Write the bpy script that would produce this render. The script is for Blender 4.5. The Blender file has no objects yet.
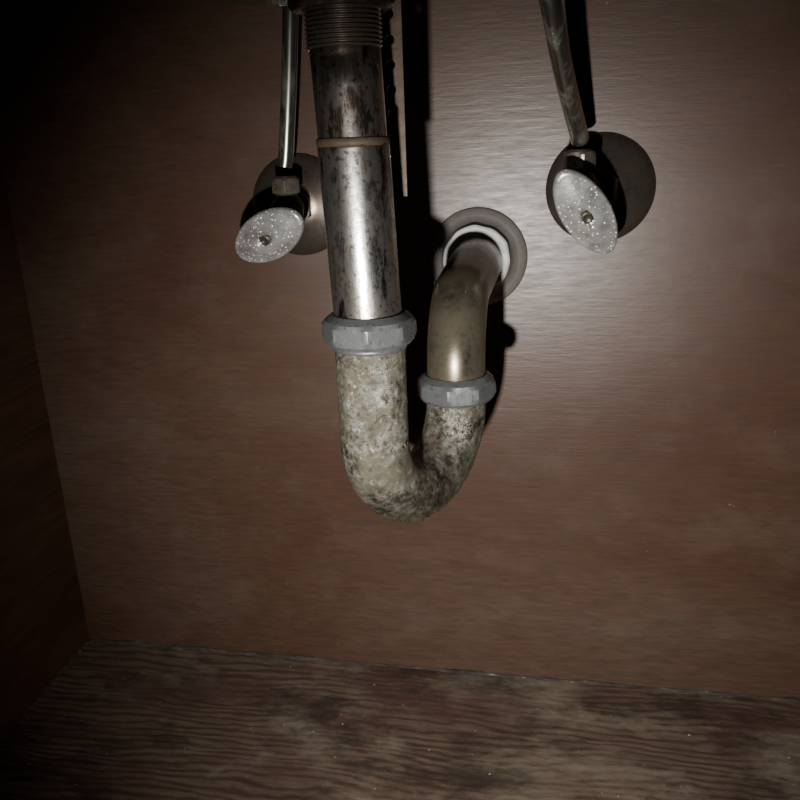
import bpy, bmesh, math, random
from mathutils import Vector, Matrix, noise
random.seed(4)
Z0=0.41   # cabinet floor at z=0, design coordinates are relative to eye height
scene=bpy.context.scene
YW=0.54

# ------------------------------------------------------------------ helpers
def link(o): scene.collection.objects.link(o); return o
def empty(name):
    e=bpy.data.objects.new(name,None); e.empty_display_size=.02; return link(e)
def mesh_obj(name,verts,faces,mat,parent=None,smooth=True):
    me=bpy.data.meshes.new(name); me.from_pydata([tuple(v) for v in verts],[],faces)
    bm=bmesh.new(); bm.from_mesh(me); bmesh.ops.recalc_face_normals(bm,faces=bm.faces)
    bm.to_mesh(me); bm.free()
    for p in me.polygons: p.use_smooth=smooth
    me.materials.append(mat)
    o=bpy.data.objects.new(name,me); link(o)
    if parent: o.parent=parent
    return o
def frame(n,hint=None):
    n=n.normalized()
    h=Vector(hint) if hint is not None else (Vector((0,0,1)) if abs(n.z)<.9 else Vector((1,0,0)))
    a=(h-n*h.dot(n)).normalized(); b=n.cross(a)
    return a,b,n
def tube(name,pts,rad,mat,parent=None,seg=48,cap=True,disp=None):
    pts=[Vector(p) for p in pts]; n=len(pts)
    rads=rad if isinstance(rad,(list,tuple)) else [rad]*n
    verts=[];faces=[]; a=None
    for i,p in enumerate(pts):
        t=(pts[min(i+1,n-1)]-pts[max(i-1,0)]).normalized()
        a,b,t=frame(t,a)
        for j in range(seg):
            an=2*math.pi*j/seg
            d=a*math.cos(an)+b*math.sin(an); q=p+d*rads[i]
            if disp: q=q+d*disp(q,d)
            verts.append(q)
    for i in range(n-1):
        for j in range(seg):
            k=(j+1)%seg
            faces.append((i*seg+j,i*seg+k,(i+1)*seg+k,(i+1)*seg+j))
    if cap:
        faces.append(tuple(range(seg))); faces.append(tuple((n-1)*seg+j for j in range(seg)))
    return mesh_obj(name,verts,faces,mat,parent)
def lathe(name,c,axis,prof,mat,parent=None,seg=64,hint=None,sx=1,sy=1,mod=None,smooth=True):
    c=Vector(c); a,b,n=frame(Vector(axis),hint); verts=[];faces=[]
    for (r,h) in prof:
        for j in range(seg):
            an=2*math.pi*j/seg; rr=r*(mod(an,r,h) if mod else 1)
            verts.append(c+a*rr*sx*math.cos(an)+b*rr*sy*math.sin(an)+n*h)
    m=len(prof)
    for i in range(m-1):
        for j in range(seg):
            k=(j+1)%seg
            faces.append((i*seg+j,i*seg+k,(i+1)*seg+k,(i+1)*seg+j))
    faces.append(tuple(range(seg))); faces.append(tuple((m-1)*seg+j for j in range(seg)))
    return mesh_obj(name,verts,faces,mat,parent,smooth)
def autosmooth(o,deg=35):
    me=o.data; bm=bmesh.new(); bm.from_mesh(me)
    for e in bm.edges:
        if len(e.link_faces)==2: e.smooth = e.calc_face_angle(0)<math.radians(deg)
    bm.to_mesh(me); bm.free(); return o
def box(name,lo,hi,mat,parent=None,bev=0):
    x0,y0,z0=lo;x1,y1,z1=hi
    v=[(x0,y0,z0),(x1,y0,z0),(x1,y1,z0),(x0,y1,z0),(x0,y0,z1),(x1,y0,z1),(x1,y1,z1),(x0,y1,z1)]
    f=[(0,3,2,1),(4,5,6,7),(0,1,5,4),(1,2,6,5),(2,3,7,6),(3,0,4,7)]
    return mesh_obj(name,v,f,mat,parent,False)

# ------------------------------------------------------------------ materials
class M:
    def __init__(s,name):
        s.m=bpy.data.materials.new(name); s.m.use_nodes=True
        s.n=s.m.node_tree.nodes; s.l=s.m.node_tree.links
        s.b=s.n['Principled BSDF']; s.tc=s.n.new('ShaderNodeTexCoord')
    def map(s,scale,rot=(0,0,0),loc=(0,0,0)):
        m=s.n.new('ShaderNodeMapping'); m.inputs['Scale'].default_value=scale
        m.inputs['Rotation'].default_value=rot; m.inputs['Location'].default_value=loc
        s.l.new(s.tc.outputs['Object'],m.inputs['Vector']); return m.outputs[0]
    def noise(s,vec,scale=1,detail=6,rough=.6,dist=0):
        t=s.n.new('ShaderNodeTexNoise'); t.inputs['Scale'].default_value=scale
        t.inputs['Detail'].default_value=detail; t.inputs['Roughness'].default_value=rough
        t.inputs['Distortion'].default_value=dist
        s.l.new(vec,t.inputs['Vector']); return t.outputs['Fac']
    def ramp(s,fac,stops,interp='LINEAR'):
        r=s.n.new('ShaderNodeValToRGB'); cr=r.color_ramp; cr.interpolation=interp
        while len(cr.elements)<len(stops): cr.elements.new(.5)
        for e,(p,c) in zip(cr.elements,stops):
            e.position=p
            if isinstance(c,(int,float)): c=(c,c,c)
            e.color=(*c,1)
        s.l.new(fac,r.inputs[0]); return r.outputs[0]
    def mix(s,fac,a,b,mode='MIX'):
        x=s.n.new('ShaderNodeMix'); x.data_type='RGBA'; x.blend_type=mode
        for sock,v in ((x.inputs[0],fac),(x.inputs[6],a),(x.inputs[7],b)):
            if isinstance(v,bpy.types.NodeSocket): s.l.new(v,sock)
            elif isinstance(v,tuple): sock.default_value=(*v,1)
            else: sock.default_value=v
        return x.outputs[2]
    def math(s,op,a,b=0):
        x=s.n.new('ShaderNodeMath'); x.operation=op
        for sock,v in ((x.inputs[0],a),(x.inputs[1],b)):
            if isinstance(v,bpy.types.NodeSocket): s.l.new(v,sock)
            else: sock.default_value=v
        return x.outputs[0]
    def bump(s,h,strength=.3,dist=.001,prev=None):
        x=s.n.new('ShaderNodeBump'); x.inputs['Strength'].default_value=strength
        x.inputs['Distance'].default_value=dist; s.l.new(h,x.inputs['Height'])
        if prev is not None: s.l.new(prev,x.inputs['Normal'])
        s.l.new(x.outputs[0],s.b.inputs['Normal']); return x.outputs[0]
    def z(s):
        x=s.n.new('ShaderNodeSeparateXYZ'); s.l.new(s.tc.outputs['Object'],x.inputs[0]); return x.outputs[2]
    def set(s,k,v):
        i=s.b.inputs[k]
        if isinstance(v,bpy.types.NodeSocket): s.l.new(v,i)
        elif isinstance(v,tuple): i.default_value=(*v,1)
        else: i.default_value=v

def plywood(name,fine_a,fine_b,broad,c1,c2,c3,rough=(.36,.5),bumpd=.0003,spec=.5,scuff=.25):
    w=M(name)
    g=w.noise(w.map(fine_a),1,4,.6)          # short fibres
    g2=w.noise(w.map(fine_b,loc=(1,2,3)),1,3,.55)         # longer scratches
    b=w.noise(w.map(broad),1,5,.6,.5)
    col=w.ramp(b,[(.32,c1),(.5,c2),(.68,c3)])
    col=w.mix(1.0,col,w.ramp(g,[(.3,.72),(.55,1.0),(.75,1.2)]),'MULTIPLY')
    sc=w.ramp(w.noise(w.map((11,11,16)),1,9,.72),[(.50,0.),(.75,scuff)])
    col=w.mix(sc,col,(.16,.13,.105))
    fl=w.noise(w.map((160,160,160),loc=(5,0,2)),1,2,.5)
    col=w.mix(w.ramp(fl,[(.79,0.),(.82,.5)]),col,(.30,.25,.2))
    w.set('Base Color',col)
    w.set('Roughness',w.ramp(g,[(.3,rough[1]),(.7,rough[0])]))
    w.set('Specular IOR Level',spec)
    w.bump(w.math('ADD',g,w.math('MULTIPLY',g2,.6)),.5,bumpd)
    return w.m
mat_back=plywood('plywood_back_mat',(75,75,480),(14,14,330),(3.2,3.2,6),(.074,.033,.020),(.090,.049,.032),(.102,.064,.046),(.34,.45),.00021,.58,.30)
mat_left=plywood('plywood_side_mat',(40,18,300),(30,8,200),(6,3,9),(.055,.025,.013),(.085,.040,.022),(.115,.06,.036),(.5,.65),.0002,.3,.15)

# floor: wood board with figure, worn, dusty
w=M('cabinet_floor_mat')
wv=w.n.new('ShaderNodeTexWave'); wv.wave_type='BANDS'; wv.bands_direction='Y'
wv.inputs['Scale'].default_value=46; wv.inputs['Distortion'].default_value=22
wv.inputs['Detail'].default_value=4; wv.inputs['Detail Scale'].default_value=.35; wv.inputs['Detail Roughness'].default_value=.6
w.l.new(w.map((.35,1,1)),wv.inputs['Vector'])
fine=w.noise(w.map((30,330,10)),1,5,.7)
fig=w.ramp(wv.outputs['Fac'],[(.0,(.080,.052,.038)),(.3,(.118,.079,.058)),(.9,(.155,.108,.08))])
fig=w.mix(1.0,fig,w.ramp(fine,[(.3,.65),(.7,1.25)]),'MULTIPLY')
blot=w.noise(w.map((7,11,9)),1,8,.68,.3)
fig=w.mix(w.ramp(blot,[(.48,0.),(.60,.65)]),fig,(.29,.25,.185))
red=w.noise(w.map((5,15,7),loc=(3,1,0)),1,7,.68,.3)
fig=w.mix(w.ramp(red,[(.49,0.),(.60,.7)]),fig,(.085,.040,.034))
dk=w.noise(w.map((11,22,7),loc=(9,4,0)),1,8,.72,.2)
fig=w.mix(w.ramp(dk,[(.50,0.),(.62,.72)]),fig,(.030,.021,.017))
sp=w.noise(w.map((300,300,300)),1,2,.5)
fig=w.mix(w.ramp(sp,[(.73,0.),(.77,.85)]),fig,(.6,.57,.5))
w.set('Base Color',fig); w.set('Roughness',w.ramp(blot,[(.3,.5),(.7,.72)])); w.set('Specular IOR Level',.4)
w.bump(fine,.5,.0003)
mat_floor=w.m

def chrome_worn(name,light=(.50,.49,.46),dark=(.05,.04,.03),sc=(60,60,22),lo=.38,hi=.62,metal=.85,rough=(.22,.5),bump=.0002,rust=0.25,rustcol=(.16,.07,.03),mlow=.4,spk=(.32,.42)):
    w=M(name)
    a=w.noise(w.map(sc),1,8,.7,.2)
    col=w.ramp(a,[(lo,dark),((lo+hi)/2,tuple((x+y)/2 for x,y in zip(light,dark))),(hi,light)])
    r=w.noise(w.map((70,70,70),loc=(.3,.1,.7)),1,6,.7)
    col=w.mix(w.ramp(r,[(.55,0.),(.7,rust)]),col,rustcol)
    s_=w.noise(w.map((420,420,420)),1,3,.6)
    col=w.mix(w.ramp(s_,[(spk[0],.8),(spk[1],0.)]),col,dark)
    w.set('Base Color',col); w.set('Metallic',w.ramp(a,[(lo,metal*mlow),(hi,metal)]))
    w.set('Roughness',w.ramp(a,[(lo,rough[1]),(hi,rough[0])]))
    h=w.math('ADD',a,w.math('MULTIPLY',s_,.4))
    w.bump(h,.5,bump); return w.m
mat_tail=chrome_worn('worn_chrome_mat',(.62,.60,.57),(.13,.11,.085),(110,110,32),.38,.56,1.0,(.24,.40),.00028,.55,(.17,.11,.06),.85,(.35,.44))
mat_tail_up=chrome_worn('stained_chrome_mat',(.66,.60,.54),(.05,.038,.028),(95,95,24),.42,.54,.97,(.2,.4),.0003,.6,(.14,.07,.03),.85)
mat_arm=chrome_worn('tarnished_brass_mat',(.23,.205,.15),(.11,.092,.062),(40,40,40),.3,.7,.94,(.24,.36),.0002,.2)
mat_dark=chrome_worn('dark_rusty_metal_mat',(.11,.075,.05),(.03,.02,.015),(80,80,80),.3,.7,.5,(.4,.6),.0003,.6)
mat_strap=chrome_worn('strap_metal_mat',(.16,.11,.08),(.06,.04,.03),(80,80,80),.3,.7,.1,(.5,.6),.0003,.6,(.12,.06,.03))
mat_lip=chrome_worn('tan_joint_mat',(.13,.095,.06),(.06,.04,.025),(200,200,200),.3,.7,.3,(.5,.7),.0004,.6)
mat_thread=chrome_worn('thread_metal_mat',(.19,.16,.125),(.05,.038,.028),(60,60,60),.3,.7,.85,(.3,.45),.0001,.4)
mat_nut=chrome_worn('zinc_slip_nut_mat',(.16,.17,.172),(.06,.064,.064),(120,120,120),.28,.58,.55,(.36,.55),.0006,.12)
mat_esc=chrome_worn('escutcheon_mat',(.25,.235,.22),(.16,.145,.125),(50,50,50),.3,.65,.45,(.38,.5),.0002,.2,mlow=.8)
mat_esc2=chrome_worn('valve_escutcheon_mat',(.17,.145,.125),(.10,.078,.062),(50,50,50),.3,.65,.85,(.26,.42),.00015,.4,mlow=.8)
mat_tube=chrome_worn('supply_tube_mat',(.40,.41,.36),(.22,.22,.18),(90,90,20),.25,.5,.95,(.22,.33),.00006,.05,spk=(.2,.25))
mat_valve=chrome_worn('valve_body_mat',(.26,.24,.19),(.06,.05,.04),(70,70,70),.3,.65,.8,(.3,.5),.0002,.4)
mat_screw=chrome_worn('screw_mat',(.16,.14,.11),(.03,.03,.025),(200,200,200),.3,.65,.8,(.35,.5),.0001,.4)

# corroded J-bend
w=M('corroded_bend_mat')
a=w.noise(w.map((120,120,120)),1,10,.8,.3)
b=w.noise(w.map((34,34,34),loc=(.25,.5,.1)),1,8,.72,.5)
c=w.noise(w.map((330,330,330)),1,5,.7)
d=w.noise(w.map((60,60,60),loc=(.7,.2,.4)),1,8,.75,.4)
col=w.ramp(a,[(.40,(.030,.026,.02)),(.47,(.105,.096,.074)),(.53,(.20,.19,.162)),(.62,(.36,.352,.325))])
col=w.mix(w.ramp(b,[(.46,0.),(.56,.75)]),col,(.075,.066,.042))
col=w.mix(w.ramp(d,[(.52,0.),(.60,.65)]),col,(.085,.062,.036))
col=w.mix(w.ramp(c,[(.59,0.),(.67,.6)]),col,(.46,.45,.42))
col=w.mix(w.ramp(c,[(.37,.88),(.45,0.)]),col,(.022,.019,.014))
# mineral crust collects low on the bend
zz=w.math('ADD',w.math('MULTIPLY',w.z(),-10.0),w.math('MULTIPLY',w.math('SUBTRACT',b,.5),1.8))
zr=w.ramp(w.math('SUBTRACT',zz,1.0),[(.40,0.),(.70,.65)])
col=w.mix(zr,col,(.062,.056,.036))
w.set('Base Color',col); w.set('Metallic',w.ramp(b,[(.42,.75),(.55,.1)]))
w.set('Roughness',w.ramp(b,[(.42,.30),(.56,.68)]))
w.bump(w.math('ADD',a,w.math('MULTIPLY',c,.5)),.9,.0009)
mat_bend=w.m

# dusty handle face
w=M('dusty_handle_mat')
a=w.noise(w.map((120,120,120)),1,7,.7)
vo=w.n.new('ShaderNodeTexVoronoi'); vo.inputs['Scale'].default_value=420; w.l.new(w.map((1,1,1)),vo.inputs['Vector'])
col=w.ramp(a,[(.32,(.34,.33,.31)),(.5,(.56,.55,.53)),(.68,(.72,.71,.69))])
dr=w.ramp(vo.outputs['Distance'],[(.18,1.),(.36,0.)])
cn=w.ramp(w.noise(w.map((600,600,600)),1,1,.5),[(.47,0.),(.55,1.)])
dd=w.mix(1.0,dr,cn,'MULTIPLY')
col=w.mix(dd,col,(.98,.98,.98))
w.set('Base Color',col); w.set('Metallic',w.mix(dd,(.6,.6,.6),(.1,.1,.1))); w.set('Roughness',w.ramp(a,[(.3,.24),(.7,.40)]))
w.bump(w.math('ADD',w.math('MULTIPLY',a,.4),dd),.7,.0005)
mat_handle=w.m

w=M('caulk_mat'); a=w.noise(w.map((150,150,150)),1,5,.6)
w.set('Base Color',w.ramp(a,[(.3,(.35,.34,.32)),(.7,(.7,.69,.67))])); w.set('Roughness',.45); w.bump(a,.3,.0005); mat_caulk=w.m
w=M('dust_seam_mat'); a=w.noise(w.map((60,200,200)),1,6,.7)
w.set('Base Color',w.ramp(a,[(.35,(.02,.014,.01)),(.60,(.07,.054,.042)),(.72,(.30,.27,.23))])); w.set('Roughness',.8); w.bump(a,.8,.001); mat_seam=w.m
w=M('enamel_underside_mat'); a=w.noise(w.map((40,40,40)),1,5,.6)
w.set('Base Color',w.ramp(a,[(.3,(.04,.034,.02)),(.7,(.09,.08,.05))])); w.set('Roughness',.45); mat_sink=w.m
w=M('counter_underside_mat'); a=w.noise(w.map((40,40,40)),1,5,.6)
w.set('Base Color',w.ramp(a,[(.3,(.05,.035,.025)),(.7,(.09,.065,.045))])); w.set('Roughness',.8); mat_ceil=w.m

# ------------------------------------------------------------------ room (cabinet shell)
XL,XR,YF,ZF,ZC=-.393,.30,-.06,-.41,.17
box('floor',(XL-.02,YF,ZF-.018),(XR+.02,YW+.02,ZF),mat_floor)
box('wall_back',(XL-.02,YW,ZF),(XR+.02,YW+.012,ZC),mat_back)
box('wall_left',(XL-.018,YF,ZF),(XL,YW,ZC),mat_left)
box('wall_right',(XR,YF,ZF),(XR+.018,YW,ZC),mat_left)
box('ceiling',(XL-.02,YF,ZC),(XR+.02,YW+.02,ZC+.02),mat_ceil)
def seam(name,p0,p1,r):
    pts=[];n=220
    for i in range(n+1):
        pts.append(Vector(p0).lerp(Vector(p1),i/n))
    rr=[r*(.3+1.3*abs(noise.noise(p*28))+.5*abs(noise.noise(p*110))) for p in pts]
    return tube(name,pts,rr,mat_seam,None,8)
seam('trim_1',(XL,YW,ZF),(XR,YW,ZF),.0026)
seam('trim_2',(XL,YF,ZF),(XL,YW,ZF),.0018)

# ------------------------------------------------------------------ P-trap
trap=empty('p_trap')
AX=Vector((-.0812,.345)); BX=Vector((-.050,.41))
def axp(z): return Vector((-.0812-(z+.0835)*.036,.345,z))
def nutmod(sides,apo,rot=0):
    s=2*math.pi/sides
    def f(an,r,h):
        a=((an+rot)%s)-s/2
        return min(r,apo/math.cos(a))/r
    return f
tube('drain_tailpiece',[axp(z) for z in (-.02,.0,.02,.0345)],.0146,mat_tail_up,trap)
pr=[];z=.0345
while z<.0490:
    pr+= [(.0146,z),(.0150,z+.0003),(.0157,z+.0008),(.0157,z+.0010),(.0150,z+.0015)]; z+=.0017
c0=axp(.04)
lathe('drain_thread',(c0.x,c0.y,0),(0,0,1),pr,mat_thread,trap,seg=72)
autosmooth(lathe('drain_locknut',(axp(.05).x,.345,.0490),(0,0,1),[(.0150,0),(.0195,0),(.0215,.0012),(.0225,.003),(.0225,.006),(.019,.0075),(.012,.0075)],mat_dark,trap,seg=96,mod=nutmod(6,.0195)))
lathe('drain_gasket',(axp(.05).x,.345,.0555),(0,0,1),[(.012,0),(.024,0),(.025,.001),(.024,.0022),(.012,.0022)],mat_dark,trap)
pts=[axp(z) for z in [-.095+i*.0019 for i in range(0,51)]]
tube('trap_inlet_tube',[p for p in pts if p.z<0.0],.0153,mat_tail,trap,64)
j=axp(0)
lathe('joint_lip',(j.x,j.y,-.0006),(0,0,1),[(.0140,-.0026),(.0154,-.0024),(.0155,-.0010),(.0155,.0004),(.0150,.0010),(.0140,.0010)],mat_lip,trap,mod=lambda an,r,h:1+.006*math.sin(7*an))

def slip_nut(name,c,rot):
    H=.0066
    prof=[(.0150,-H),(.0188,-H),(.0205,-H+.0018),(.0224,-H+.0042),(.0226,H-.0058),(.0213,H-.0036),(.0198,H-.0018),(.0186,H-.0008),(.0176,H-.0002),(.0166,H+.0006),(.0156,H+.0006),(.0150,H)]
    return autosmooth(lathe(name,c,(0,0,1),prof,mat_nut,trap,seg=128,hint=(1,0,0),mod=nutmod(8,.0200,rot)),14)
slip_nut('slip_nut_1',(axp(-.0815).x,.345,-.0815),.60)
slip_nut('slip_nut_2',(BX.x,BX.y,-.1285),.1)

A=Vector((AX.x,AX.y,0)); B=Vector((BX.x,BX.y,0)); mid=(A+B)/2; hd=(A-B)/2; Rb=hd.length; hd.normalize()
zc=-.1360
pts=[A+Vector((0,0,z)) for z in [-.080-i*.001 for i in range(int((abs(zc)-.080)/.001)+1)]]
for i in range(0,81):
    t=math.pi*i/80
    pts.append(mid+hd*Rb*math.cos(t)+Vector((0,0,zc-Rb*math.sin(t))))
pts+= [B+Vector((0,0,zc+.003*i)) for i in range(1,4)]
def crust(q,d):
    low=max(0,min(1,(-.155-q.z)/.035))
    under=max(0,-d.z)
    n1=noise.noise(q*150); n2=noise.noise(q*420)
    return n1*.00022+n2*.00016+ low*under*(.0003+.0026*abs(noise.noise(q*240))+.0024*noise.noise(q*480))
tube('j_bend',pts,.0161,mat_bend,trap,160,disp=crust)
lathe('bend_lip',(AX.x,AX.y,-.0895),(0,0,1),[(.0150,-.001),(.0168,-.001),(.0172,.0003),(.0168,.0016),(.0150,.0016)],mat_nut,trap)

# trap arm to the wall
pts=[B+Vector((0,0,z)) for z in (-.134,-.128,-.124)]
r=.037; ez=-.0835
for i in range(0,25):
    t=math.pi/2*i/24
    pts.append(Vector((B.x,B.y+r-r*math.cos(t),ez-r+r*math.sin(t))))
rad=[.0155]*len(pts)
for y in (.46,.48,.50,.52,.54):
    u=(y-.447)/.093
    pts.append(Vector((B.x+.001*u,y,ez+.0045*u))); rad.append(.0155+.0012*u)
tube('trap_arm',pts,rad,mat_arm,trap,64)
lathe('wall_flange',(-.050,YW,-.079),(0,-1,0),[(.0330,0),(.0330,.0012),(.0318,.0024),(.0280,.0036),(.0245,.0050),(.0230,.0080),(.0216,.0130),(.0160,.0132)],mat_esc,trap,seg=96)
lathe('flange_collar',(-.0495,YW-.0125,-.0780),(0,-1,0),[(.0195,0),(.0214,0),(.0220,.0008),(.0216,.0020),(.0205,.0026),(.0190,.0024)],mat_caulk,trap,seg=96,mod=lambda an,r,h:1+.012*math.sin(5*an)+.01*math.sin(11*an+1))

# ------------------------------------------------------------------ shut-off valves
def valve(loc_esc,outlet,handle,major,hscale,rot=.3):
    v=empty('shutoff_valve')
    E=Vector(loc_esc);O=Vector(outlet);Hc=Vector(handle)
    lathe('escutcheon',E,(0,-1,0),[(.0340,0),(.0340,.001),(.0330,.0028),(.0290,.0052),(.0220,.0082),(.0150,.0105),(.0115,.0120),(.0090,.0120)],mat_esc2,v,seg=96)
    K=Vector((O.x,O.y,O.z-.017))
    tube('inlet_stub',[E,Vector((E.x,E.y-.016,E.z)),K.lerp(E,.35),K],.0072,mat_valve,v,32)
    autosmooth(lathe('inlet_nut',Vector((E.x,E.y-.011,E.z)),(K-E),[(.006,0),(.0115,0),(.0126,.001),(.0126,.008),(.0115,.009),(.006,.009)],mat_valve,v,seg=48,mod=nutmod(6,.0108)),25)
    lathe('valve_body',K,(0,0,1),[(.004,-.0105),(.0085,-.0095),(.0100,-.006),(.0102,.004),(.0085,.008),(.0070,.009),(.0070,.012)],mat_valve,v,seg=48)
    autosmooth(lathe('outlet_nut',(O.x,O.y,O.z-.0055),(0,0,1),[(.005,0),(.0088,0),(.0097,.0008),(.0097,.0080),(.0085,.0092),(.0062,.0105),(.005,.0105)],mat_valve,v,seg=48,mod=nutmod(6,.0085,rot)),25)
    n=(Hc-K).normalized(); L=(Hc-K).length
    tube('packing_nut',[K,K+n*.010,K+n*.0101,K+n*(L*.55)],[.0082,.0082,.0065,.0065],mat_valve,v,32)
    tube('stem',[K,Hc-n*.004],.0042,mat_valve,v,24)
    mj=Vector(major)
    prof=[(.10,-.013),(.22,-.0128),(.26,-.010),(.34,-.0078),(.60,-.0062),(.90,-.0048),(.985,-.0034),(1.0,-.0020),(.985,-.0006),(.945,.0003),(.90,.0005),(.86,.0006),(.70,.0020),(.50,.0034),(.34,.0040),(.24,.0042),(.20,.0034),(.17,.0018),(.05,.0018)]
    sx,sy=hscale
    lathe('oval_handle',Hc,n,prof,mat_handle,v,seg=128,hint=mj,sx=sx,sy=sy,mod=lambda an,r,h:1-.02*math.sin(2*an)**2*min(1,r))
    lathe('handle_screw',Hc+n*.0016,n,[(.0005,0),(.0040,0),(.0041,.0010),(.0036,.0021),(.0022,.0028),(.0018,.0021),(.0005,.0019)],mat_screw,v,seg=32)
    return v
valve((.028,YW,-.036),(.0135,.498,-.016),(.0175,.470,-.0455),(.026,0,-.046),(.0305,.0138))
valve((-.171,YW,-.042),(-.1675,.502,-.026),(-.1728,.474,-.0558),(.050,0,.034),(.0298,.0152))

def smooth_path(ps,n=14):
    ps=[Vector(p) for p in ps]; P=[ps[0]]+ps+[ps[-1]]; out=[]
    for i in range(1,len(P)-2):
        for k in range(n):
            t=k/n; a,b,c,d=P[i-1],P[i],P[i+1],P[i+2]
            out.append(.5*((2*b)+(c-a)*t+(2*a-5*b+4*c-d)*t*t+(-a+3*b-3*c+d)*t**3))
    out.append(ps[-1]); return out
tube('supply_tube',smooth_path([(.0135,.498,-.0055),(.0085,.479,.010),(.0015,.453,.034),(-.0045,.432,.060),(-.011,.425,.085),(-.020,.445,.125),(-.024,.462,.17)]),.0053,mat_tube,None,32)
tube('supply_tube',smooth_path([(-.1675,.502,-.0155),(-.1655,.502,-.005),(-.160,.501,.035),(-.155,.500,.078),(-.150,.50,.12),(-.145,.50,.17)]),.0048,mat_tube,None,32)

# ------------------------------------------------------------------ perforated strap behind the tailpiece
bm=bmesh.new(); wS=.0165; hz=.0105; nH=15; zb=-.027; rr=.0022; th_=.0012
cx=-.0770; YS=.385; hx=.0025
ac=math.atan2(hz/2,wS/2)
cor=[ac,math.pi-ac,math.pi+ac,2*math.pi-ac]
angs=[]
for i in range(4):
    a0=cor[i]; a1=cor[(i+1)%4]+(2*math.pi if i==3 else 0)
    angs+=[a0+(a1-a0)*k/6 for k in range(6)]
for k in range(nH):
    zc_=zb+hz*(k+.5)
    outer=[];inner=[]
    for an in angs:
        ca,sa=math.cos(an),math.sin(an)
        s=min((wS/2)/abs(ca) if abs(ca)>1e-6 else 9,(hz/2)/abs(sa) if abs(sa)>1e-6 else 9)
        outer.append(bm.verts.new((cx+ca*s,YS,zc_+sa*s))); inner.append(bm.verts.new((cx+hx+ca*rr,YS,zc_+sa*rr)))
    N=len(angs)
    for i in range(N):
        j2=(i+1)%N
        bm.faces.new((outer[i],outer[j2],inner[j2],inner[i]))
bmesh.ops.remove_doubles(bm,verts=bm.verts,dist=1e-5)
bmesh.ops.recalc_face_normals(bm,faces=bm.faces)
me=bpy.data.meshes.new('perforated_strap'); bm.to_mesh(me); bm.free(); me.materials.append(mat_strap)
st=link(bpy.data.objects.new('perforated_strap',me)); so=st.modifiers.new('s','SOLIDIFY'); so.thickness=th_; so.offset=0

# ------------------------------------------------------------------ sink bowl underside
prof=[(.012,.0595),(.040,.0580),(.062,.0595),(.082,.0640),(.100,.0775),(.113,.098),(.122,.125),(.127,.150),(.140,.160),(.150,.1695),(.135,.1699),(.12,.150),(.112,.125),(.10,.10),(.09,.083),(.06,.068),(.012,.064)]
lathe('sink_basin',(-.106,.335,0),(0,0,1),prof,mat_sink,None,seg=96)

for o in scene.objects:
    if o.parent is None: o.location.z+=Z0

# ------------------------------------------------------------------ camera
th=math.radians(18.2); ps=math.radians(11.2); ro=math.asin(0.039)
F=Vector((-math.sin(ps)*math.cos(th),math.cos(ps)*math.cos(th),-math.sin(th)))
R0=Vector((math.cos(ps),math.sin(ps),0)); U0=R0.cross(F)
R=math.cos(ro)*R0-math.sin(ro)*U0; U=math.cos(ro)*U0+math.sin(ro)*R0
cam=bpy.data.cameras.new('camera'); co=link(bpy.data.objects.new('camera',cam))
mw=Matrix((R,U,-F)).transposed().to_4x4(); mw.translation=Vector((0,0,Z0)); co.matrix_world=mw
cam.sensor_width=36; cam.lens=36*801/800; cam.clip_start=.005
scene.camera=co

# ------------------------------------------------------------------ flashlight
lp=Vector((-.044,.0,Z0-.1150))
tgt=Vector((-.030,YW,Z0-.235))
ld=bpy.data.lights.new('flashlight','SPOT'); ld.energy=15; ld.spot_size=math.radians(87); ld.spot_blend=1.0
ld.shadow_soft_size=.006; ld.color=(1,.97,.92)
lo=link(bpy.data.objects.new('flashlight',ld)); lo.location=lp
lo.rotation_euler=(tgt-lp).to_track_quat('-Z','Y').to_euler()

wd=bpy.data.worlds.new('world'); scene.world=wd; wd.use_nodes=True
wd.node_tree.nodes['Background'].inputs[0].default_value=(.6,.6,.6,1)
wd.node_tree.nodes['Background'].inputs[1].default_value=.04
